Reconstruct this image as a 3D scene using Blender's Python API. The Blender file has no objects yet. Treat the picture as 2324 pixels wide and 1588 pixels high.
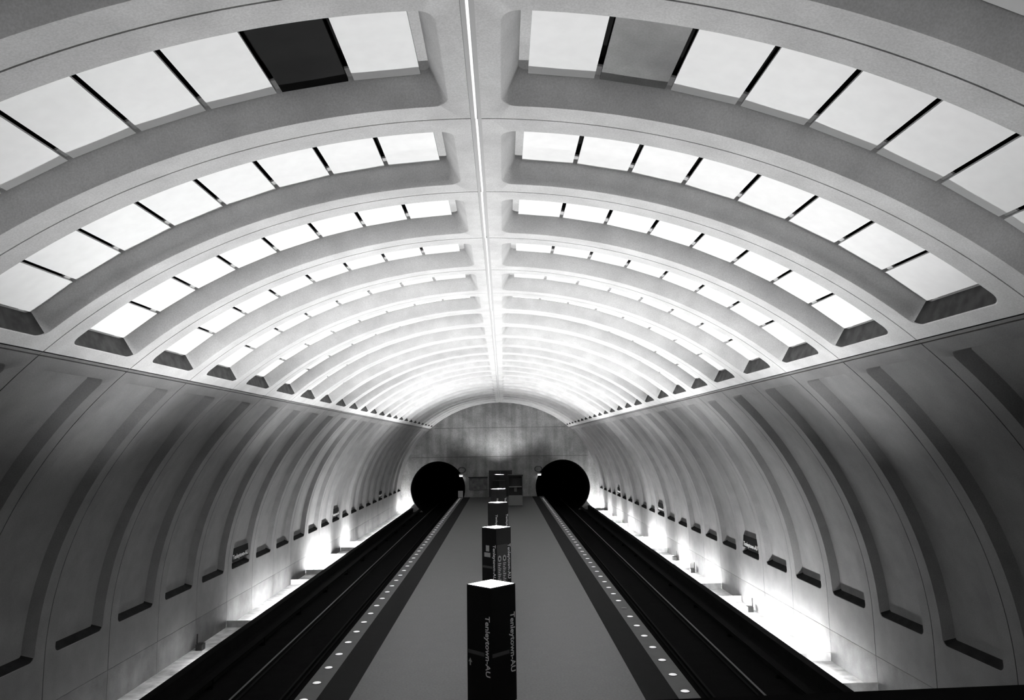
import bpy, bmesh, math, random
from mathutils import Vector, Matrix

random.seed(7)
sc = bpy.context.scene
COL = sc.collection

# ------------------------------------------------------------------ camera
CAMX, CAMZ = 0.3086, 5.796
PITCH, YAW, ROLL = 0.123603, 0.014287, -0.014971
fwd = Vector((math.sin(YAW) * math.cos(PITCH), math.cos(YAW) * math.cos(PITCH), math.sin(PITCH)))
right = Vector((math.cos(YAW), -math.sin(YAW), 0))
up = right.cross(fwd)
r2 = math.cos(ROLL) * right + math.sin(ROLL) * up
u2 = -math.sin(ROLL) * right + math.cos(ROLL) * up
cam = bpy.data.cameras.new('camera')
cam.sensor_fit = 'HORIZONTAL'
cam.sensor_width = 36.0
cam.lens = 1700.0 / 2324.0 * 36.0
cam.clip_start = 0.05
cam.clip_end = 300
camo = bpy.data.objects.new('camera', cam)
COL.objects.link(camo)
camo.matrix_world = Matrix(((r2.x, u2.x, -fwd.x, CAMX), (r2.y, u2.y, -fwd.y, 0.0),
                            (r2.z, u2.z, -fwd.z, CAMZ), (0, 0, 0, 1)))
sc.camera = camo

# ------------------------------------------------------------------ world, view
w = bpy.data.worlds.new('world')
sc.world = w
w.use_nodes = True
w.node_tree.nodes['Background'].inputs[0].default_value = (0, 0, 0, 1)
w.node_tree.nodes['Background'].inputs[1].default_value = 0.0
sc.view_settings.view_transform = 'Standard'
sc.view_settings.look = 'None'
sc.view_settings.gamma = 1.0
sc.view_settings.use_curve_mapping = False
sc.view_settings.exposure = 0.0
sc.cycles.use_denoising = True
sc.cycles.use_adaptive_sampling = True
sc.cycles.adaptive_threshold = 0.03
sc.cycles.max_bounces = 4
sc.cycles.diffuse_bounces = 1

# lamp strengths (the lamps themselves are built with their fittings below)
PYLON_L = 37000.0
TUBE_L = 620.0
EDGE_L = 0.55

# ------------------------------------------------------------------ materials
def mat(name, base, rough=0.8, spec=0.3, noise=0.0, scale=6.0, fine=0.0, fscale=60.0, bump=0.0,
        emit=0.0, metal=0.0, stain=0.0, sscale=(0.5, 0.5, 0.15)):
    m = bpy.data.materials.new(name)
    m.use_nodes = True
    nt = m.node_tree
    b = nt.nodes['Principled BSDF']
    b.inputs['Roughness'].default_value = rough
    b.inputs['Specular IOR Level'].default_value = spec
    b.inputs['Metallic'].default_value = metal
    b.inputs['Base Color'].default_value = (base, base, base, 1)
    if emit:
        b.inputs['Emission Color'].default_value = (1, 1, 1, 1)
        b.inputs['Emission Strength'].default_value = emit
    if noise or fine or stain:
        tc = nt.nodes.new('ShaderNodeTexCoord')
        geo = nt.nodes.new('ShaderNodeNewGeometry')
        def nz(sc_, det, amp, vec=None):
            n = nt.nodes.new('ShaderNodeTexNoise')
            n.inputs['Scale'].default_value = sc_
            n.inputs['Detail'].default_value = det
            nt.links.new(vec or geo.outputs['Position'], n.inputs['Vector'])
            mr = nt.nodes.new('ShaderNodeMapRange')
            mr.inputs['From Min'].default_value = 0.3
            mr.inputs['From Max'].default_value = 0.7
            mr.inputs['To Min'].default_value = 1 - amp
            mr.inputs['To Max'].default_value = 1 + amp
            nt.links.new(n.outputs['Fac'], mr.inputs['Value'])
            return n, mr.outputs['Result']
        cur = None
        first = None
        def mul(a, b_):
            if a is None:
                return b_
            mm = nt.nodes.new('ShaderNodeMath'); mm.operation = 'MULTIPLY'
            nt.links.new(a, mm.inputs[0]); nt.links.new(b_, mm.inputs[1])
            return mm.outputs[0]
        if noise:
            first, o = nz(scale, 5, noise); cur = mul(cur, o)
        if fine:
            first, o = nz(fscale, 2, fine); cur = mul(cur, o)
        if stain:
            mp = nt.nodes.new('ShaderNodeMapping')
            mp.inputs['Scale'].default_value = sscale
            nt.links.new(geo.outputs['Position'], mp.inputs['Vector'])
            _, o = nz(1.0, 6, stain, mp.outputs['Vector']); cur = mul(cur, o)
        ml = nt.nodes.new('ShaderNodeMath'); ml.operation = 'MULTIPLY'
        ml.inputs[1].default_value = base
        nt.links.new(cur, ml.inputs[0])
        cb = nt.nodes.new('ShaderNodeCombineColor')
        for i in range(3):
            nt.links.new(ml.outputs[0], cb.inputs[i])
        nt.links.new(cb.outputs[0], b.inputs['Base Color'])
        if bump:
            bp = nt.nodes.new('ShaderNodeBump')
            bp.inputs['Strength'].default_value = bump
            bp.inputs['Distance'].default_value = 0.02
            nt.links.new(first.outputs['Fac'], bp.inputs['Height'])
            nt.links.new(bp.outputs['Normal'], b.inputs['Normal'])
    return m

M = {
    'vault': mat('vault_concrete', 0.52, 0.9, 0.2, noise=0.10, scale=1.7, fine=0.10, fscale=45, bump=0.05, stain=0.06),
    'wall': mat('wall_concrete_shaded', 0.165, 0.9, 0.2, noise=0.10, scale=1.7, fine=0.10, fscale=45, bump=0.05, stain=0.08),  # same concrete as the vault, colour darkened to imitate shade on the walls
    'plinth': mat('plinth_concrete', 0.14, 0.9, 0.2, noise=0.15, scale=2.2, fine=0.1, fscale=40, bump=0.05, stain=0.2),
    'endwall': mat('board_marked_concrete', 0.22, 0.9, 0.2, noise=0.22, scale=0.9, fine=0.18, fscale=14, bump=0.1, stain=0.25, sscale=(1.6, 1, 0.12)),
    'panel': mat('white_acoustic_panel', 0.90, 0.8, 0.2, fine=0.02, fscale=5),
    'panel_grey': mat('stained_grey_panel', 0.20, 0.7, 0.2, noise=0.22, scale=1.5, fine=0.08, fscale=40),
    'panel_dark': mat('near_black_panel', 0.006, 0.8, 0.1, noise=0.3, scale=2),  # near-black panel tone with random mottling
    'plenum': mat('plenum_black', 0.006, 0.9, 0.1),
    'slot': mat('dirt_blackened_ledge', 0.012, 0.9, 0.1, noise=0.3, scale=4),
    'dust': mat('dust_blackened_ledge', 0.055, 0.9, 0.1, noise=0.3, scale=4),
    'strip': mat('pale_joint_strip', 0.72, 0.35, 0.5),
    'channel': mat('joint_channel', 0.42, 0.8, 0.2),
    'stripdark': mat('grey_joint_filler', 0.10, 0.8, 0.2),
    'tile': mat('platform_paver', 0.042, 0.42, 0.3, noise=0.10, scale=2.0, fine=0.36, fscale=17, bump=0.12),
    'tactile': mat('dark_edge_band', 0.006, 0.8, 0.08, noise=0.12, scale=3, fine=0.25, fscale=40, bump=0.2),
    'granite': mat('granite_edge', 0.058, 0.55, 0.25, noise=0.12, scale=3, fine=0.22, fscale=50),
    'nosing': mat('platform_side', 0.008, 0.9, 0.05, noise=0.2, scale=4),
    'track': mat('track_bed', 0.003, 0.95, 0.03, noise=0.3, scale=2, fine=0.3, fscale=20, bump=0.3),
    'rail': mat('rail_side_steel', 0.004, 0.8, 0.05),
    'railtop': mat('worn_rail_head', 0.09, 0.45, 0.3, metal=0.5),
    'cover': mat('third_rail_cover', 0.0035, 0.9, 0.03),
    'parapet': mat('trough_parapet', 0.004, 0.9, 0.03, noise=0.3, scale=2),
    'trough': mat('trough_floor', 0.70, 0.8, 0.2, noise=0.25, scale=3, stain=0.2, sscale=(0.4, 2.0, 0.4)),
    'metal': mat('dull_metal', 0.10, 0.5, 0.5, metal=0.4),
    'pylon': mat('pylon_dark_bronze', 0.006, 0.35, 0.2, fine=0.1, fscale=60),
    'well': mat('lamp_well_lining', 0.06, 0.7, 0.2),
    'rim': mat('pylon_rim', 0.015, 0.4, 0.4),
    'lens': mat('pylon_lamp_glass', 0.8, 0.3, 0.3, emit=PYLON_L),
    'lens_dim': mat('pylon_lamp_glass_dim', 0.8, 0.3, 0.3, emit=PYLON_L * 0.22),
    'lens_half': mat('pylon_lamp_glass_half', 0.8, 0.3, 0.3, emit=PYLON_L * 0.5),
    'lens_off': mat('dead_lamp_glass', 0.05, 0.3, 0.4),
    'letter': mat('pale_lettering', 0.75, 0.6, 0.3),
    'letter_w': mat('white_lettering', 0.5, 0.6, 0.3),
    'stripe': mat('grey_stripe', 0.075, 0.6, 0.3),
    'plate': mat('pale_pictogram', 0.40, 0.6, 0.3),
    'listing': mat('grey_listing_panel', 0.045, 0.5, 0.3),
    'sign': mat('dark_name_sign', 0.005, 0.8, 0.05),
    'signband': mat('name_band', 0.012, 0.8, 0.05),
    'edgelens': mat('platform_edge_lens', 0.6, 0.3, 0.4, emit=EDGE_L),
    'edgelens_off': mat('dead_edge_lens', 0.06, 0.3, 0.4),
    'endlamp': mat('end_lamp_glass', 0.6, 0.3, 0.3, emit=0.6),
    'endbeam': mat('end_lamp_underside', 0.6, 0.3, 0.3, emit=14.0),
    'black': mat('black_void', 0.003, 0.9, 0.05),
    'door': mat('dark_steel_door', 0.018, 0.5, 0.3),
    'pale': mat('pale_cabinet', 0.20, 0.6, 0.3),
    'glass': mat('dark_glazing', 0.01, 0.15, 0.5),
    'case': mat('map_case_face', 0.12, 0.4, 0.3, noise=0.4, scale=2.5),
    'parapet_mezz': mat('mezzanine_parapet', 0.0015, 0.9, 0.02),
}
M['edgelens'].cycles.emission_sampling = 'NONE'   # faint lenses: no need to sample them as lights
M['endlamp'].cycles.emission_sampling = 'NONE'
TUBE = {}
def tube_mat(s):
    k = round(s, 3)
    if k not in TUBE:
        TUBE[k] = mat('fluorescent_tube', 0.8, 0.4, 0.3, emit=TUBE_L * k) if k > 0 else mat('dead_tube', 0.25, 0.4, 0.3)
    return TUBE[k]

# ------------------------------------------------------------------ helpers
def mesh(name, verts, faces, mats, fm=None, sharp=None):
    me = bpy.data.meshes.new(name)
    me.from_pydata(verts, [], faces)
    for m in (mats if isinstance(mats, (list, tuple)) else [mats]):
        me.materials.append(M[m] if isinstance(m, str) else m)
    if fm:
        for p, i in zip(me.polygons, fm):
            p.material_index = i
    me.update()
    if sharp is not None:
        for p in me.polygons:
            p.use_smooth = True
        me.set_sharp_from_angle(angle=math.radians(sharp))
    return me

def ob(name, me, parent=None, loc=(0, 0, 0), **props):
    o = bpy.data.objects.new(name, me)
    COL.objects.link(o)
    o.location = loc
    if parent:
        o.parent = parent
    for k, v in props.items():
        o[k] = v
    return o

def thing(name, label, cat, loc=(0, 0, 0), group=None, rz=0.0):
    o = ob(name, None, None, loc, label=label, category=cat)
    o.empty_display_size = 0.2
    o.rotation_euler = (0, 0, rz)
    if group:
        o['group'] = group
    return o

def struct(name, label, cat=None, me=None):
    o = ob(name, me, kind='structure', label=label)
    o['category'] = cat or name.split('_')[0]
    if me is None:
        o.empty_display_size = 0.2
    return o

def bx(x0, x1, y0, y1, z0, z1):
    v = [(x, y, z) for z in (z0, z1) for y in (y0, y1) for x in (x0, x1)]
    f = [(0, 2, 3, 1), (4, 5, 7, 6), (0, 1, 5, 4), (2, 6, 7, 3), (0, 4, 6, 2), (1, 3, 7, 5)]
    return v, f

def boxes(lst):
    V, F = [], []
    for b in lst:
        v, f = bx(*b)
        n = len(V)
        V += v
        F += [tuple(i + n for i in q) for q in f]
    return V, F

def box_mesh(name, m, *lst):
    return mesh(name, *boxes(lst), m)

def bevel_box(name, m, b, w=0.01):
    bm = bmesh.new()
    V, F = boxes([b])
    vs = [bm.verts.new(v) for v in V]
    for f in F:
        bm.faces.new([vs[i] for i in f])
    bmesh.ops.bevel(bm, geom=bm.edges[:], offset=w, segments=2, affect='EDGES', profile=0.5)
    me = bpy.data.meshes.new(name)
    bm.to_mesh(me); bm.free()
    me.materials.append(M[m])
    return me

def text_mesh(name, txt, size, m, depth=0.004, bold=0.0):
    cu = bpy.data.curves.new(name, 'FONT')
    cu.body = txt
    cu.size = size
    cu.align_x = 'LEFT'
    cu.align_y = 'BOTTOM_BASELINE'
    cu.resolution_u = 3
    cu.extrude = depth / 2
    cu.offset = bold
    to = bpy.data.objects.new(name, cu)
    COL.objects.link(to)
    dg = bpy.context.evaluated_depsgraph_get()
    dg.update()
    me = bpy.data.meshes.new_from_object(to.evaluated_get(dg))
    bpy.data.objects.remove(to)
    bpy.data.curves.remove(cu)
    me.name = name
    me.materials.clear()
    me.materials.append(M[m])
    return me

# ------------------------------------------------------------------ dimensions
P = 3.05                    # ring length along the platform
Y0 = 6.8887                 # ring joint 0
A, B, ZC = 10.87, 9.68, 0.596
R0, R1 = -4, 24             # rings built
YS, YE = Y0 + P * R0, Y0 + P * (R1 + 1)
def yj(j):
    return Y0 + P * j
def pt(th, off, s=1):
    if th <= 90:
        t = math.radians(th)
        return (s * (A + off) * math.sin(t), ZC + (B + off) * math.cos(t))
    return (s * (A + off), ZC - math.radians(th - 90) * B)
M2D = 180 / math.pi / 10.3  # metres along the arc to degrees

NL, NC, NS = 32, 8, 4
def loop(t0, t1, y, rc, outer=None):
    """closed loop of (th, y); outer=(t0o,t1o,yo) keeps the spacing but pushes the corners to a rectangle"""
    rt = rc * M2D
    ta, tb, ya = t0 + rt, t1 - rt, y - rc
    if outer:
        o0, o1, oy = outer
    pts = []
    def arc(cx, cy, a0):
        for i in range(1, NC):
            a = math.radians(a0 + 90.0 * i / NC)
            pts.append((cx + rt * math.cos(a), cy + rc * math.sin(a)))
    def lin(p, q, n, ends=True):
        for i in range(n + 1):
            pts.append((p[0] + (q[0] - p[0]) * i / n, p[1] + (q[1] - p[1]) * i / n))
    def ell(p, c, q):
        h = NC // 2
        for i in range(1, NC):
            if i <= h:
                k = i / h; pts.append((p[0] + (c[0] - p[0]) * k, p[1] + (c[1] - p[1]) * k))
            else:
                k = (i - h) / h; pts.append((c[0] + (q[0] - c[0]) * k, c[1] + (q[1] - c[1]) * k))
    if not outer:
        lin((ta, -y), (tb, -y), NL); arc(tb, -ya, -90)
        lin((t1, -ya), (t1, ya), NS); arc(tb, ya, 0)
        lin((tb, y), (ta, y), NL); arc(ta, ya, 90)
        lin((t0, ya), (t0, -ya), NS); arc(ta, -ya, 180)
    else:
        lin((ta, -oy), (tb, -oy), NL); ell((tb, -oy), (o1, -oy), (o1, -ya))
        lin((o1, -ya), (o1, ya), NS); ell((o1, ya), (o1, oy), (tb, oy))
        lin((tb, oy), (ta, oy), NL); ell((ta, oy), (o0, oy), (o0, ya))
        lin((o0, ya), (o0, -ya), NS); ell((o0, -ya), (o0, -oy), (ta, -oy))
    return pts

def segment_mesh(name, s, rect, lip, lipy, rc, deep, deepy, depth, material, cap, ledge=None, back=0.22):
    hy = P / 2 - 0.013
    spec = []
    mk = lambda L, off: [(pt(t, off, s)[0], y, pt(t, off, s)[1]) for t, y in L]
    Lo = loop(lip[0], lip[1], lipy, rc, (rect[0], rect[1], hy))
    Ll = loop(lip[0], lip[1], lipy, rc)
    e = 0.016
    Ll2 = loop(lip[0] + e * M2D, lip[1] - e * M2D, lipy - e, rc - e)
    Ld = loop(deep[0], deep[1], deepy, max(rc - 0.10, 0.04))
    spec = [mk(Lo, 0.10), mk(Lo, 0.0), mk(Ll, 0.0), mk(Ll2, e * 0.8), mk(Ld, depth)]
    if not cap:
        spec.append(mk(Ld, depth + back))
    n = len(Lo)
    V = [v for L in spec for v in L]
    F, fm = [], []
    for k in range(len(spec) - 1):
        for i in range(n):
            j = (i + 1) % n
            q = (k * n + i, k * n + j, (k + 1) * n + j, (k + 1) * n + i)
            F.append(q if s > 0 else q[::-1])
            lm = 0
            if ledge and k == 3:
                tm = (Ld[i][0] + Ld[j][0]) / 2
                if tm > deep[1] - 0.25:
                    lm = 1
            fm.append(lm)
    base = (len(spec) - 1) * n
    # closing face: strips between mirrored points
    key = {(round(t, 5), round(y, 5)): i for i, (t, y) in enumerate(Ld)}
    half = [i for i, (t, y) in enumerate(Ld) if y <= 1e-6]
    half.sort(key=lambda i: (Ld[i][0], 0))
    lowers = sorted([i for i, (t, y) in enumerate(Ld) if y < -1e-6 and abs(t - deep[0]) > 1e-6 and abs(t - deep[1]) > 1e-6], key=lambda i: Ld[i][0])
    seq = sorted([i for i, (t, y) in enumerate(Ld) if y < -1e-6], key=lambda i: Ld[i][0])
    # order along the loop: left short side (y from 0 to -), corner, long side, corner, right short side
    lo = [i for i in range(n) if Ld[i][1] < -1e-6]
    start = next(i for i in range(n) if Ld[i][1] < -1e-6 and Ld[i - 1][1] >= -1e-6)
    order = []
    i = start
    while Ld[i][1] < -1e-6:
        order.append(i); i = (i + 1) % n
    mir = [key[(round(Ld[i][0], 5), round(-Ld[i][1], 5))] for i in order]
    cm = 0 if cap else 2
    for a in range(len(order) - 1):
        q = (base + order[a], base + order[a + 1], base + mir[a + 1], base + mir[a])
        F.append(q if s > 0 else q[::-1]); fm.append(cm)
    for a in (0, -1):   # end caps with the mid vertex of the short side
        mid = (order[0] - 1) % n if a == 0 else (order[-1] + 1) % n
        q = (base + order[a], base + mid, base + mir[a])
        F.append(q); fm.append(cm)
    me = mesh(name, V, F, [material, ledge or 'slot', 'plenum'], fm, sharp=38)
    return me

# ------------------------------------------------------------------ vault
UP_LIP, UP_DEEP = (1.78, 43.1), (2.95, 42.15)
LO_LIP, LO_DEEP = (46.75, 88.75), (47.5, 87.75)
LOW_END = 95.66
DEPTH_U, DEPTH_L = 0.38, 0.20
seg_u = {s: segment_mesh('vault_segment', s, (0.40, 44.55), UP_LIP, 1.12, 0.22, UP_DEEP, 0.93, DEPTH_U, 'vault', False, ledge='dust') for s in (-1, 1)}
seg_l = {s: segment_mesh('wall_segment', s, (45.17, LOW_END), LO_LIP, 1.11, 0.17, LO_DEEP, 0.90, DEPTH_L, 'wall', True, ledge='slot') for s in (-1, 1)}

ceiling = struct('ceiling', 'coffered concrete vault arching over the whole station hall', 'ceiling')
walls = {-1: struct('wall_left', 'curved ribbed concrete wall on the left of the tracks', 'wall'),
         1: struct('wall_right', 'curved ribbed concrete wall on the right of the tracks', 'wall')}

NP = 8
T0, DT = 3.42, 4.835
def panel_geo(k, s, y0=-0.925, y1=0.928, yc=0.0):
    g = 0.19
    a, b = T0 + DT * k + g, T0 + DT * (k + 1) - g
    V = []
    for off in (DEPTH_U - 0.01, DEPTH_U + 0.03):
        for t in (a, b):
            x, z = pt(t, off, s)
            for y in (y0, y1):
                V.append((x, y + yc, z))
    F = [(0, 1, 3, 2), (4, 6, 7, 5), (0, 4, 5, 1), (2, 3, 7, 6), (0, 2, 6, 4), (1, 5, 7, 3)]
    return V, F
pan = {(k, s): mesh('acoustic_panel', *panel_geo(k, s), 'panel') for k in range(NP) for s in (-1, 1)}
pan_dark = mesh('dark_acoustic_panel', *panel_geo(1, -1), 'panel_dark')
pan_grey = mesh('grey_acoustic_panel', *panel_geo(1, 1), 'panel_grey')

def strip_geo(s, t0, t1, off, thick, y0, y1, n=24):
    V, F = [], []
    for i in range(n + 1):
        t = t0 + (t1 - t0) * i / n
        for o in (off, off + thick):
            x, z = pt(t, o, s)
            V += [(x, y0, z), (x, y1, z)]
    for i in range(n):
        a, b = i * 4, i * 4 + 4
        F += [(a, a + 1, b + 1, b), (a + 2, b + 2, b + 3, a + 3), (a, b, b + 2, a + 2), (a + 1, a + 3, b + 3, b + 1)]
    return V, F
rail_me = {}
for s in (-1, 1):
    V, F = strip_geo(s, UP_DEEP[0], UP_DEEP[1], DEPTH_U + 0.045, 0.03, 0.70, 0.92)
    v, f = strip_geo(s, UP_DEEP[0] - 0.05, T0 + 0.25, DEPTH_U + 0.04, 0.03, -0.92, 0.92, 2)
    F += [tuple(i + len(V) for i in q) for q in f]
    V += v
    rail_me[s] = mesh('panel_rail', V, F, 'vault')

def crown_me():
    z = ZC + B
    V, F = boxes([(-0.016, 0.016, -P / 2 + 0.004, P / 2 - 0.004, z - 0.002, z + 0.03)])
    return mesh('crown_strip', V, F, 'strip')
CROWN = crown_me()
CHAN = box_mesh('crown_channel', 'channel', (-0.09, 0.09, -P / 2, P / 2, ZC + B + 0.05, ZC + B + 0.08))
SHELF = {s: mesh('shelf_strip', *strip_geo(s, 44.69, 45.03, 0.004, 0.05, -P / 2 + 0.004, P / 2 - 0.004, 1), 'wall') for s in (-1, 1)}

far_V, far_F = [], []
for r in range(R0, R1 + 1):
    yc = yj(r) + P / 2
    jx = 0.008 * math.sin(r * 2.3)
    ob('crown_strip', CROWN, ceiling, (jx, yc, 0))
    ob('crown_channel', CHAN, ceiling, (0, yc, 0))
    for s in (-1, 1):
        seg = ob('vault_segment', seg_u[s], ceiling, (0, yc, 0))
        ob('panel_rail', rail_me[s], seg)
        if -1 <= r <= 14:
            for k in range(NP):
                me = pan[(k, s)]
                lab = None
                if r == 0 and k == 1:
                    me = pan_dark if s < 0 else pan_grey
                    lab = 'dark panel' if s < 0 else 'stained grey panel'
                o = ob('acoustic_panel', me, seg)
                if lab:
                    o['label'] = lab
        else:
            for k in range(NP):
                v, f = panel_geo(k, s, yc=yc)
                n = len(far_V)
                far_V += v
                far_F += [tuple(i + n for i in q) for q in f]
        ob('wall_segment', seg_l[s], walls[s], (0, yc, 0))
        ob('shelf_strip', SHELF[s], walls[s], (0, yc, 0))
ob('acoustic_panel_rows', mesh('acoustic_panel_rows', far_V, far_F, 'panel'), ceiling, kind='stuff')

# lamp strength of each trough bay, by ring
LEFT = {0: 0, 1: 0, 2: .004, 3: .006, 4: .015, 5: .03, 6: .05, 7: 0, 8: .22, 9: .45, 10: .25, 11: 0, 12: 1.7, 13: 1.7, 14: 0, 15: 1.5, 16: .12, 17: .15, 18: .15,
        19: .12, 20: .12, 21: .10, 22: .12, 23: .15, 24: 1.2}
RIGHT = {0: 0, 1: 0, 2: .004, 3: .008, 4: .03, 5: .2, 6: .8, 7: .9, 8: .75, 9: .05, 10: .9, 11: .35, 12: 1.1, 13: .15, 14: 1.2, 15: 1.2, 16: .10, 17: .3, 18: .9,
         19: .15, 20: 1.0, 21: .2, 22: 1.0, 23: 0, 24: 1.5}

# ------------------------------------------------------------------ platform and tracks
PC = 0.08
ZT = -1.5                   # track bed
ZL = ZC - math.radians(LOW_END - 90) * B
YF = YE
floor = struct('floor', 'grey paved island platform with a dark band and granite edges', 'floor')
def slab(name, m, x0, x1, z0, z1, parent, y0=YS, y1=YF):
    V, F = [], []
    n = 1
    return ob(name, box_mesh(name, m, (x0, x1, y0, y1, z0, z1)), parent)
slab('paving', 'tile', PC - 3.385, PC + 3.385, -0.3, 0.0, floor)
for s in (-1, 1):
    a, b = sorted((PC + s * 3.387, PC + s * 4.145))
    slab('edge_band', 'tactile', a, b, -0.3, -0.001, floor)
    a, b = sorted((PC + s * 4.147, PC + s * 4.655))
    slab('granite_edge', 'granite', a, b, -0.25, 0.0, floor)
    a, b = sorted((PC + s * 4.63, PC + s * 4.70))
    slab('nosing', 'nosing', a, b, -0.30, -0.06, floor)
slab('platform_core', 'nosing', PC - 4.3, PC + 4.3, ZT, -0.305, floor)

for s, nm in ((-1, 'left'), (1, 'right')):
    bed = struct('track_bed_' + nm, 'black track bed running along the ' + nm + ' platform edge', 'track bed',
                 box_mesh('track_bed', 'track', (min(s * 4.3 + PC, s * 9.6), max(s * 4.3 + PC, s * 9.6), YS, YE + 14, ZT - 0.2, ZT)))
    # running rails: foot, web and head profile swept along the track
    prof = [(-.07, 0), (-.07, .015), (-.012, .035), (-.012, .13), (-.036, .14), (-.036, .17), (.036, .17), (.036, .14), (.012, .13), (.012, .035), (.07, .015), (.07, 0)]
    V = [(x, y, z) for y in (YS, YE + 14) for x, z in prof]
    n = len(prof)
    F = [(i, (i + 1) % n, n + (i + 1) % n, n + i) for i in range(n)] + [tuple(range(n))[::-1], tuple(range(n, 2 * n))]
    fm = [1 if i == 5 else 0 for i in range(n)] + [0, 0]
    for xr, lab in ((6.08, 'rail with its dark reflection painted in, nearer the platform'), (7.52, 'bright worn rail farther from the platform')):
        me = mesh('rail', V, F, ['rail', 'railtop' if xr > 7 else 'rail'], fm)  # polished near rail head gets dark side steel to imitate a dark reflection
        o = ob('running_rail', me, None, (s * xr + 0.02, 0, ZT + 0.05), label='%s on the %s track' % (lab, nm), category='rail')
    t = thing('third_rail', 'covered third rail beside the %s trough wall' % nm, 'rail', (s * 8.72, 0, ZT))
    ob('conductor_rail', box_mesh('conductor_rail', 'rail', (-0.04, 0.04, YS, YE, 0.12, 0.22)), t)
    ob('cover_board', box_mesh('cover_board', 'cover', (-0.14, 0.14, YS, YE, 0.30, 0.335), (min(0.12 * s, 0.15 * s), max(0.12 * s, 0.15 * s), YS, YE, 0.17, 0.30)), t)
    for q in range(14):
        ob('support', box_mesh('support', 'cover', (-0.10, 0.10, -0.06, 0.06, 0.0, 0.12), (0.10, 0.13, -0.03, 0.03, 0, 0.3)), t, (0, 14 + q * 5, 0))

    # plinth along the wall foot and the light trough
    base = struct('baseboard_' + nm, 'darker concrete plinth along the foot of the %s wall' % nm, 'plinth')
    for r in range(R0, R1 + 1):
        y0, y1 = yj(r) + 0.008, yj(r + 1) - 0.008
        a, b = sorted((s * (A - 0.0), s * (A + 0.25)))
        ob('plinth_block', box_mesh('plinth_block', 'plinth', (a, b, y0, y1, ZT - 0.1, ZL - 0.012)), base)
    tr = struct('light_trough_' + nm, 'low trough between the %s track and wall holding uplights' % nm, 'trough')
    a, b = sorted((s * 9.52, s * 9.80))
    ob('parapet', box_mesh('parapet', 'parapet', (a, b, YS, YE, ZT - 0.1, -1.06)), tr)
    a, b = sorted((s * 9.80, s * A))
    ob('trough_floor', box_mesh('trough_floor', 'trough', (a, b, YS, YE, ZT - 0.1, -1.36)), tr)
    tab = LEFT if s < 0 else RIGHT
    for r in range(1, R1 + 1):      # sheet dividers where a lamp bay changes
        lo_, hi_ = sorted((tab[r - 1], tab[r]))
        if hi_ > 3 * lo_ + 0.05:
            a, b = sorted((s * 9.80, s * (A - 0.02)))
            ob('divider', box_mesh('divider', 'trough', (a, b, -0.008, 0.008, -1.36, -1.10)), tr, (0, yj(r), 0))

# ------------------------------------------------------------------ trough uplights
def cyl(r, y0, y1, n=6):
    V = [(r * math.cos(2 * math.pi * i / n), y, r * math.sin(2 * math.pi * i / n)) for y in (y0, y1) for i in range(n)]
    F = [(i, (i + 1) % n, n + (i + 1) % n, n + i) for i in range(n)] + [tuple(range(n)), tuple(range(n, 2 * n))]
    return V, F
HOUS = box_mesh('housing', 'metal', (-0.06, 0.06, -1.3, 1.3, -0.06, -0.035))
CAPM = box_mesh('lamp_holder', 'metal', (-0.03, 0.03, -0.025, 0.025, -0.035, 0.04))
TM = {}
for s, tab, nm in ((-1, LEFT, 'left'), (1, RIGHT, 'right')):
    for r in range(0, R1 + 1):
        st = tab[r]
        state = 'unlit' if st == 0 else ('dim' if st < 0.4 else 'bright')
        t = thing('trough_light', '%s fluorescent uplight lying in the trough along the %s wall' % (state, nm), 'light',
                  (s * 9.95, yj(r) + P / 2, -1.27), group='%s uplights in the %s trough' % (state, nm))
        if st not in TM:
            TM[st] = mesh('tube', *cyl(0.028, -1.22, 1.22), tube_mat(st), sharp=60)
        ob('tube', TM[st], t)
        ob('housing', HOUS, t)
        for e in (-1, 1):
            ob('lamp_holder', CAPM, t, (0, e * 1.25, 0))

# small boxes standing in the troughs
for sx, y, lab in ((-1, 28.0, 'small dark junction box in the left trough before the unlit bay'), (1, 32.4, 'nearest small dark junction box in the right trough'),
                   (1, 42.0, 'middle small dark junction box in the right trough'), (1, 46.3, 'farthest small dark junction box in the right trough')):
    t = thing('junction_box', lab, 'junction box', (sx * 10.58, y, -1.36), 'junction boxes in the troughs')
    ob('box', bevel_box('box', 'rim', (-0.12, 0.12, -0.15, 0.15, 0.0, 0.22), 0.015), t)
    ob('conduit', box_mesh('conduit', 'rim', (sx * 0.12 - 0.02, sx * 0.12 + 0.02, -0.02, 0.02, 0.10, 0.55)), t)

# ------------------------------------------------------------------ pylons
HP, HD = 2.6, 0.555         # height, half diagonal
SIDE = HD * math.sqrt(2)
def prism(hd, z0, z1):
    c = [(0, -hd), (hd, 0), (0, hd), (-hd, 0)]
    V = [(x, y, z) for z in (z0, z1) for x, y in c]
    F = [(i, (i + 1) % 4, 4 + (i + 1) % 4, 4 + i) for i in range(4)] + [(3, 2, 1, 0)]
    return V, F
BODY = mesh('body', *prism(HD, 0.06, HP - 0.03), 'pylon')
BASE = mesh('base_plinth', *prism(HD - 0.03, 0.0, 0.06), 'rim')
RECESS = 0.34               # the lamp sits this deep below the open top
V, F = [], []
for hd, z in ((HD, HP - 0.03), (HD, HP), (HD - 0.03, HP)):
    V += [(0, -hd, z), (hd, 0, z), (0, hd, z), (-hd, 0, z)]
for k in range(2):
    F += [(k * 4 + i, k * 4 + (i + 1) % 4, k * 4 + 4 + (i + 1) % 4, k * 4 + 4 + i) for i in range(4)]
RIM = mesh('rim', V, F, 'rim')
V, F = [], []
for hd, z in ((HD - 0.03, HP), (HD - 0.03, HP - RECESS - 0.01)):
    V += [(0, -hd, z), (hd, 0, z), (0, hd, z), (-hd, 0, z)]
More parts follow.
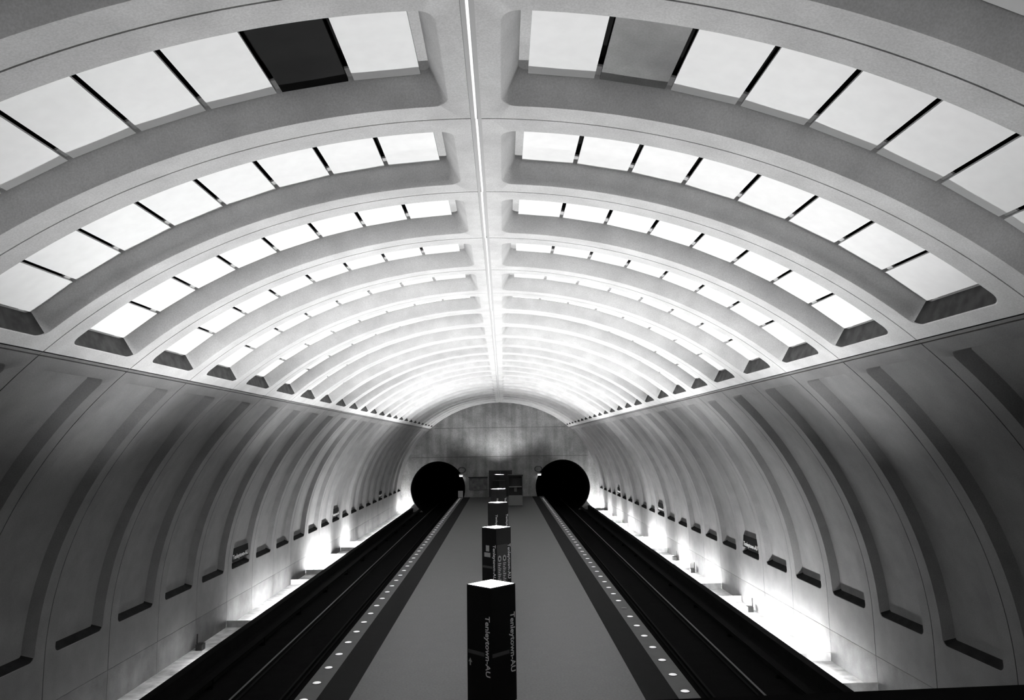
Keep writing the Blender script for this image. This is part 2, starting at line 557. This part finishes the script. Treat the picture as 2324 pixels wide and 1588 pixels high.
F = [(i, (i + 1) % 4, 4 + (i + 1) % 4, 4 + i) for i in range(4)]
WELL = mesh('lamp_well', V, F, 'well')
hd = HD - 0.03
TRAY = mesh('reflector_tray', [(0, -hd, HP - RECESS), (hd, 0, HP - RECESS), (0, hd, HP - RECESS), (-hd, 0, HP - RECESS)], [(0, 1, 2, 3)], 'well')
def bulb(r, hz, zc, n=8, m=6):
    V = [(0, 0, zc + hz)]
    for j in range(1, m):
        a = math.pi * j / m
        V += [(r * math.sin(a) * math.cos(2 * math.pi * i / n), r * math.sin(a) * math.sin(2 * math.pi * i / n), zc + hz * math.cos(a)) for i in range(n)]
    V.append((0, 0, zc - hz))
    F = [(0, 1 + i, 1 + (i + 1) % n) for i in range(n)]
    for j in range(m - 2):
        F += [(1 + j * n + i, 1 + (j + 1) * n + i, 1 + (j + 1) * n + (i + 1) % n, 1 + j * n + (i + 1) % n) for i in range(n)]
    e = len(V) - 1
    F += [(e, e - n + (i + 1) % n, e - n + i) for i in range(n)]
    return V, F
BULB = mesh('bulb', *bulb(0.045, 0.09, HP - 0.215), 'lens', sharp=60)
BULB_DIM = mesh('bulb', *bulb(0.045, 0.09, HP - 0.215), 'lens_dim', sharp=60)
BULB_HALF = mesh('bulb', *bulb(0.045, 0.09, HP - 0.215), 'lens_half', sharp=60)
BULB_OFF = mesh('bulb', *bulb(0.045, 0.09, HP - 0.215), 'lens_off', sharp=60)
NAME = 'Tenleytown-AU'
PT = text_mesh('name_lettering', NAME, 0.20, 'letter', bold=0.004)
tw = max(v.co.x for v in PT.vertices)
# face frame: faces -> (origin at the viewer's left top edge, right direction, outward normal)
def face_frame(k):
    c = [Vector((-HD, 0, 0)), Vector((0, -HD, 0)), Vector((HD, 0, 0)), Vector((0, HD, 0))]
    a, b = c[k], c[(k + 1) % 4]
    rt = (b - a).normalized()
    nrm = rt.cross(Vector((0, 0, 1)))
    return a, rt, nrm
def face_box(name, m, k, u0, u1, d0, d1, parent, lift=0.006):
    """flat plate on pylon face k, u metres from its left edge, d metres below the top"""
    a, rt, nr = face_frame(k)
    V = []
    for l in (-0.004, lift):
        for u, d in ((u0, d0), (u1, d0), (u1, d1), (u0, d1)):
            p = a + rt * u + nr * l
            V.append((p.x, p.y, HP - d))
    F = [(0, 3, 2, 1), (4, 5, 6, 7)] + [(i, (i + 1) % 4, 4 + (i + 1) % 4, 4 + i) for i in range(4)]
    return ob(name, mesh(name, V, F, m), parent)
def face_poly(name, m, k, pts, parent, lift=0.006):
    a, rt, nr = face_frame(k)
    n = len(pts)
    V = []
    for l in (-0.004, lift):
        for u, d in pts:
            p = a + rt * u + nr * l
            V.append((p.x, p.y, HP - d))
    F = [tuple(range(n, 2 * n))] + [(i, (i + 1) % n, n + (i + 1) % n, n + i) for i in range(n)]
    return ob(name, mesh(name, V, F, m), parent)
def face_text(k, parent, u, d):
    a, rt, nr = face_frame(k)
    o = ob('name_lettering', PT, parent)
    p = a + rt * u + nr * 0.005
    # text x runs down, text y runs to the right
    o.matrix_local = Matrix(((0, rt.x, nr.x, p.x), (0, rt.y, nr.y, p.y), (-1, 0, 0, HP - d), (0, 0, 0, 1)))
PX = [(-0.0, 5.55), (-0.0, 17.75), (0.02, 29.5), (0.01, 41.65), (-0.03, 53.85), (-0.05, 66.0), (-0.08, 78.4)]
PL = ['dark lamp pylon standing below the mezzanine edge under the camera',
      'nearest visible dark pylon with station name lettering and a glowing lamp top',
      'second dark pylon from the camera with pictograms and route listings',
      'third dark pylon along the platform with a lit lamp top',
      'fourth dark pylon along the platform with a lit lamp top',
      'dark pylon with a dead lamp, second from the end wall',
      'farthest dark pylon with a lit top before the end wall door']
for i, (px, py) in enumerate(PX):
    t = thing('lamp_pylon', PL[i], 'pylon', (px, py, 0), 'lamp pylons along the platform')
    ob('body', BODY, t)
    ob('base_plinth', BASE, t)
    ob('rim', RIM, t)
    wl = ob('lamp_well', WELL, t)
    ob('reflector_tray', TRAY, wl)
    ob('bulb', {0: BULB_DIM, 5: BULB_OFF, 6: BULB_HALF}.get(i, BULB), wl)
    for k in range(4):
        face_text(k, t, SIDE - 0.175, 0.62)
        face_box('stripe', 'stripe', k, 0.03, SIDE - 0.22, 1.42, 1.50, t)
    if i == 1:
        face_poly('arrow', 'plate', 0, [(0.10, 1.60), (0.16, 1.69), (0.12, 1.68), (0.12, 1.76), (0.08, 1.76), (0.08, 1.68), (0.04, 1.69)], t)
    if i == 2:
        face_box('pictogram', 'plate', 0, 0.22, 0.40, 0.66, 0.88, t)
        face_box('pictogram', 'plate', 0, 0.13, 0.46, 0.93, 1.09, t)
        lp = face_box('listing_panel', 'listing', 1, 0.03, SIDE - 0.2, 0.62, 2.1, t)
        for u in (0.16, 0.42):
            pts = [(u + 0.09 * math.cos(a * math.pi / 8), 1.13 + 0.12 * math.sin(a * math.pi / 8)) for a in range(16)]
            face_poly('route_disc', 'plate', 1, pts, lp, 0.010)
            pts = [(u + 0.035 * math.cos(a * math.pi / 8), 1.13 + 0.05 * math.sin(a * math.pi / 8)) for a in range(16)]
            face_poly('route_disc_eye', 'sign', 1, pts, lp, 0.014)
            for q in range(11):
                face_box('listing_line', 'letter', 1, u - 0.08, u + 0.08 - 0.03 * ((q * 7) % 3), 1.30 + q * 0.065, 1.325 + q * 0.065, lp, 0.009)

# ------------------------------------------------------------------ platform edge lights
def dome(r, h, n=14, m=3):
    V = [(0, 0, h)]
    for j in range(1, m + 1):
        a = j / m * math.pi / 2
        for i in range(n):
            V.append((r * math.sin(a) * math.cos(2 * math.pi * i / n), r * math.sin(a) * math.sin(2 * math.pi * i / n), h * math.cos(a)))
    F = [(0, 1 + i, 1 + (i + 1) % n) for i in range(n)]
    for j in range(m - 1):
        for i in range(n):
            F.append((1 + j * n + i, 1 + (j + 1) * n + i, 1 + (j + 1) * n + (i + 1) % n, 1 + j * n + (i + 1) % n))
    return V, F
def ring(r0, r1, z, n=14):
    V = [(r * math.cos(2 * math.pi * i / n), r * math.sin(2 * math.pi * i / n), zz) for r, zz in ((r0, z), (r1, z), (r1, 0)) for i in range(n)]
    F = [(k * n + i, k * n + (i + 1) % n, (k + 1) * n + (i + 1) % n, (k + 1) * n + i) for k in range(2) for i in range(n)]
    return V, F
LD = mesh('lens', *dome(0.105, 0.022), 'edgelens', sharp=60)
LDO = mesh('lens', *dome(0.105, 0.022), 'edgelens_off', sharp=60)
LR = mesh('bezel', *ring(0.105, 0.128, 0.008), 'granite')
for s, y00, xl, nm in ((-1, 19.409, -4.351, 'left'), (1, 18.253, 4.482, 'right')):
    for i in range(-1, 50):
        y = y00 + 1.2632 * i
        off = (s > 0 and i == 7)
        lab = 'unlit round light, the gap in the glowing row on the right platform edge' if off else \
              'small round glowing light set in the granite of the %s platform edge' % nm
        t = thing('platform_light', lab, 'light', (xl, y, 0.0), 'edge lights on the %s' % nm)
        ob('lens', LDO if off else LD, t)
        ob('bezel', LR, t)

# ------------------------------------------------------------------ station name signs on the walls
ST = text_mesh('lettering', NAME, 0.30, 'letter_w', 0.006, bold=0.006)
stw = max(v.co.x for v in ST.vertices)
SB = bevel_box('board', 'sign', (-1.0, 1.0, -0.03, 0.0, 0.0, 0.50), 0.008)
SBAND = box_mesh('name_band', 'signband', (-0.96, 0.96, -0.034, -0.028, 0.03, 0.26))
for s, nm in ((-1, 'left'), (1, 'right')):
    for r, w_ in ((2, 'nearest'), (8, 'second'), (14, 'third'), (20, 'farthest')):
        zb = 1.12
        x = s * 10.90
        t = thing('name_sign', '%s dark station name sign on the %s wall above the black ledge' % (w_, nm), 'sign',
                  (x, yj(r) + P / 2 - 0.02, zb), 'station name signs on the walls')
        t.rotation_euler = (math.radians(-5), 0, -s * math.pi / 2)
        ob('board', SB, t)
        bd = ob('name_band', SBAND, t)
        o = ob('lettering', ST, bd)
        k = 1.84 / stw
        o.rotation_euler = (math.pi / 2, 0, 0)
        o.scale = (k, 0.85 * k, 1)
        o.location = (-0.92, -0.038, 0.075)

# ------------------------------------------------------------------ end wall with the two tunnel portals
YW = YE - 0.02
def end_wall():
    bm = bmesh.new()
    outer = [pt(t, 0.35, s) for s, rng in ((1, range(0, 97, 3)), (-1, range(96, 0, -3))) for t in rng]
    right_pts = [pt(t, 0.35, 1) for t in range(0, 97, 3)]
    left_pts = [pt(t, 0.35, -1) for t in range(96, 0, -3)]
    zb = ZT - 0.2
    outline = right_pts + [(A + 0.35, zb)]
    holes = []
    loops = []
    for cx in (6.84, -6.82):
        r_, cz = 2.98, 0.95
        arcp = []
        for i in range(41):
            a = math.radians(-60 + 300 * i / 40)
            arcp.append((cx + r_ * math.cos(a), cz + r_ * math.sin(a)))
        lowz = zb
        # arch notch open at the bottom: down from both ends
        notch = [(arcp[0][0], lowz)] + arcp + [(arcp[-1][0], lowz)]
        loops.append(notch)
    outline += loops[0] + loops[1] + [(-A - 0.35, zb)] + left_pts
    vs0 = [bm.verts.new((x, 0, z)) for x, z in outline]
    vs1 = [bm.verts.new((x, 0.5, z)) for x, z in outline]
    n = len(outline)
    for vs in (vs0, vs1):
        ed = [bm.edges.new((vs[i], vs[(i + 1) % n])) for i in range(n)]
        bmesh.ops.triangle_fill(bm, use_beauty=True, edges=ed)
    for i in range(n):
        bm.faces.new((vs0[i], vs1[i], vs1[(i + 1) % n], vs0[(i + 1) % n]))
    bmesh.ops.recalc_face_normals(bm, faces=bm.faces[:])
    me = bpy.data.meshes.new('wall_end')
    bm.to_mesh(me); bm.free()
    me.materials.append(M['endwall'])
    return me
wend = struct('wall_end', 'stained concrete end wall with two round tunnel portals', 'wall', end_wall())
wend.location = (0, YW, 0)
for z, w_ in ((7.52, 7.2), (4.36, 9.7)):
    ob('form_joint', box_mesh('form_joint', 'stripdark', (-w_, w_, -0.012, 0.01, z - 0.025, z + 0.025)), wend)
for cx, nm in ((6.84, 'right'), (-6.82, 'left')):
    V, F = [], []
    n = 32
    for y in (0.5, 16.0):
        for i in range(n + 1):
            a = math.radians(-60 + 300 * i / n)
            V.append((cx + 2.98 * math.cos(a), y, 0.95 + 2.98 * math.sin(a)))
    F = [(i, i + 1, n + 2 + i, n + 1 + i) for i in range(n)]
    F.append(tuple(range(n + 1, 2 * n + 2)))
    o = struct('tunnel_' + nm, 'black round train tunnel opening at the %s of the end wall' % nm, 'tunnel', mesh('tunnel', V, F, 'black', sharp=40))
    o.location = (0, YW, 0)

# door, map case, kiosk and lamps on and before the end wall
d = struct('door_1', 'dark steel double door in the middle of the end wall', 'door')
d.location = (0.04, YW, 0)
ob('door_frame', box_mesh('door_frame', 'rim', (-1.27, -1.17, -0.10, 0, 0, 2.85), (1.17, 1.27, -0.10, 0, 0, 2.85), (-1.17, 1.17, -0.10, 0, 2.75, 2.85)), d)
for s in (-1, 1):
    lf = ob('door_leaf', bevel_box('door_leaf', 'door', (-0.57, 0.57, -0.06, -0.01, 0.02, 2.74), 0.01), d, (s * 0.585, 0, 0))
    ob('door_handle', box_mesh('door_handle', 'metal', (-0.02, 0.02, -0.12, -0.06, 1.0, 1.25)), lf, (-s * 0.46, 0, 0))

t = thing('map_case', 'pale framed map case on the end wall left of the door', 'map case', (-2.43, YW, 0.75))
ob('frame', box_mesh('frame', 'metal', (-0.98, 0.98, -0.08, 0, 0, 0.06), (-0.98, 0.98, -0.08, 0, 1.28, 1.34), (-0.98, -0.92, -0.08, 0, 0.06, 1.28), (0.92, 0.98, -0.08, 0, 0.06, 1.28)), t)
ob('map_sheet', box_mesh('map_sheet', 'case', (-0.92, -0.02, -0.05, 0, 0.06, 1.28)), t)
ob('map_sheet', box_mesh('map_sheet', 'case', (0.02, 0.92, -0.05, 0, 0.06, 1.28)), t)
ob('hood', box_mesh('hood', 'door', (-1.05, 1.05, -0.22, 0, 1.36, 1.44)), t)

t = thing('telephone_kiosk', 'dark kiosk with a pale lower cabinet right of the end door', 'kiosk', (1.46, 71.5, 0))
ob('cabinet', bevel_box('cabinet', 'pale', (-0.66, 0.66, -0.30, 0.35, 0.0, 0.92), 0.02), t)
bpn = ob('back_panel', box_mesh('back_panel', 'door', (-0.66, 0.66, 0.25, 0.35, 0.92, 2.7)), t)
ob('side_panel', box_mesh('side_panel', 'door', (-0.66, -0.60, -0.30, 0.25, 0.92, 2.7)), t)
ob('side_panel', box_mesh('side_panel', 'door', (0.60, 0.66, -0.30, 0.25, 0.92, 2.7)), t)
ob('canopy', bevel_box('canopy', 'door', (-0.72, 0.72, -0.36, 0.38, 2.7, 2.85), 0.02), t)
ob('shelf', box_mesh('shelf', 'pale', (-0.60, 0.60, -0.28, 0.25, 1.68, 1.76)), t)
ob('telephone', bevel_box('telephone', 'metal', (-0.15, 0.15, 0.05, 0.25, 1.25, 1.62), 0.02), bpn)

for s in (-1, 1):
    sd = 'left' if s < 0 else 'right'
    t = thing('wall_lamp', 'small lamp on the end wall beside the %s tunnel mouth' % sd, 'lamp', (s * 4.28, YW, 2.45), 'lamps beside the tunnel mouths')
    ob('housing', bevel_box('housing', 'metal', (-0.22, 0.22, -0.42, 0, 0.0, 0.10), 0.02), t)
    ob('lens', box_mesh('lens', 'endlamp', (-0.19, 0.19, -0.44, -0.10, -0.16, 0.0)), t)
    ob('glow_plate', box_mesh('glow_plate', 'endbeam', (-0.15, 0.15, -0.38, -0.14, -0.175, -0.165)), t)
    # conduit loop above the lamp
    V, F = [], []
    for i in range(17):
        a = math.pi * 2 * i / 16
        for q in range(6):
            b_ = math.pi * 2 * q / 6
            rr = 0.30 + 0.03 * math.cos(b_)
            V.append((rr * math.cos(a) * 1.3 - s * 0.1, -0.05 + 0.03 * math.sin(b_), 0.50 + rr * math.sin(a)))
    F = [(i * 6 + q, i * 6 + (q + 1) % 6, (i + 1) * 6 + (q + 1) % 6, (i + 1) * 6 + q) for i in range(16) for q in range(6)]
    ob('conduit_loop', mesh('conduit_loop', V, F, 'rim', sharp=60), t)

t = thing('track_sign', 'small grey square sign in the left tunnel mouth', 'sign', (-4.32, YW - 0.6, 0))
ob('plate', bevel_box('plate', 'plate', (-0.26, 0.26, -0.03, 0.0, 0.05, 0.75), 0.008), t)
ob('bracket', box_mesh('bracket', 'metal', (-0.03, 0.03, 0.0, 0.04, 0.0, 0.7)), t)

# ------------------------------------------------------------------ mezzanine the picture is taken from
mz = struct('mezzanine', 'dark mezzanine edge at the bottom of the view', 'mezzanine')
mz.rotation_euler = (0, 0, math.radians(3.5))
mz.location = (0.08, -0.056, 0)
ob('mezzanine_slab', box_mesh('mezzanine_slab', 'parapet_mezz', (-5.2, 5.2, YS, 1.30, 3.55, 4.15)), mz)
ob('parapet', box_mesh('parapet', 'parapet_mezz', (-5.2, 5.2, 1.06, 1.30, 4.15, 5.30)), mz)
ob('coping', bevel_box('coping', 'parapet_mezz', (-5.25, 5.25, 1.02, 1.34, 5.30, 5.372), 0.02), mz)
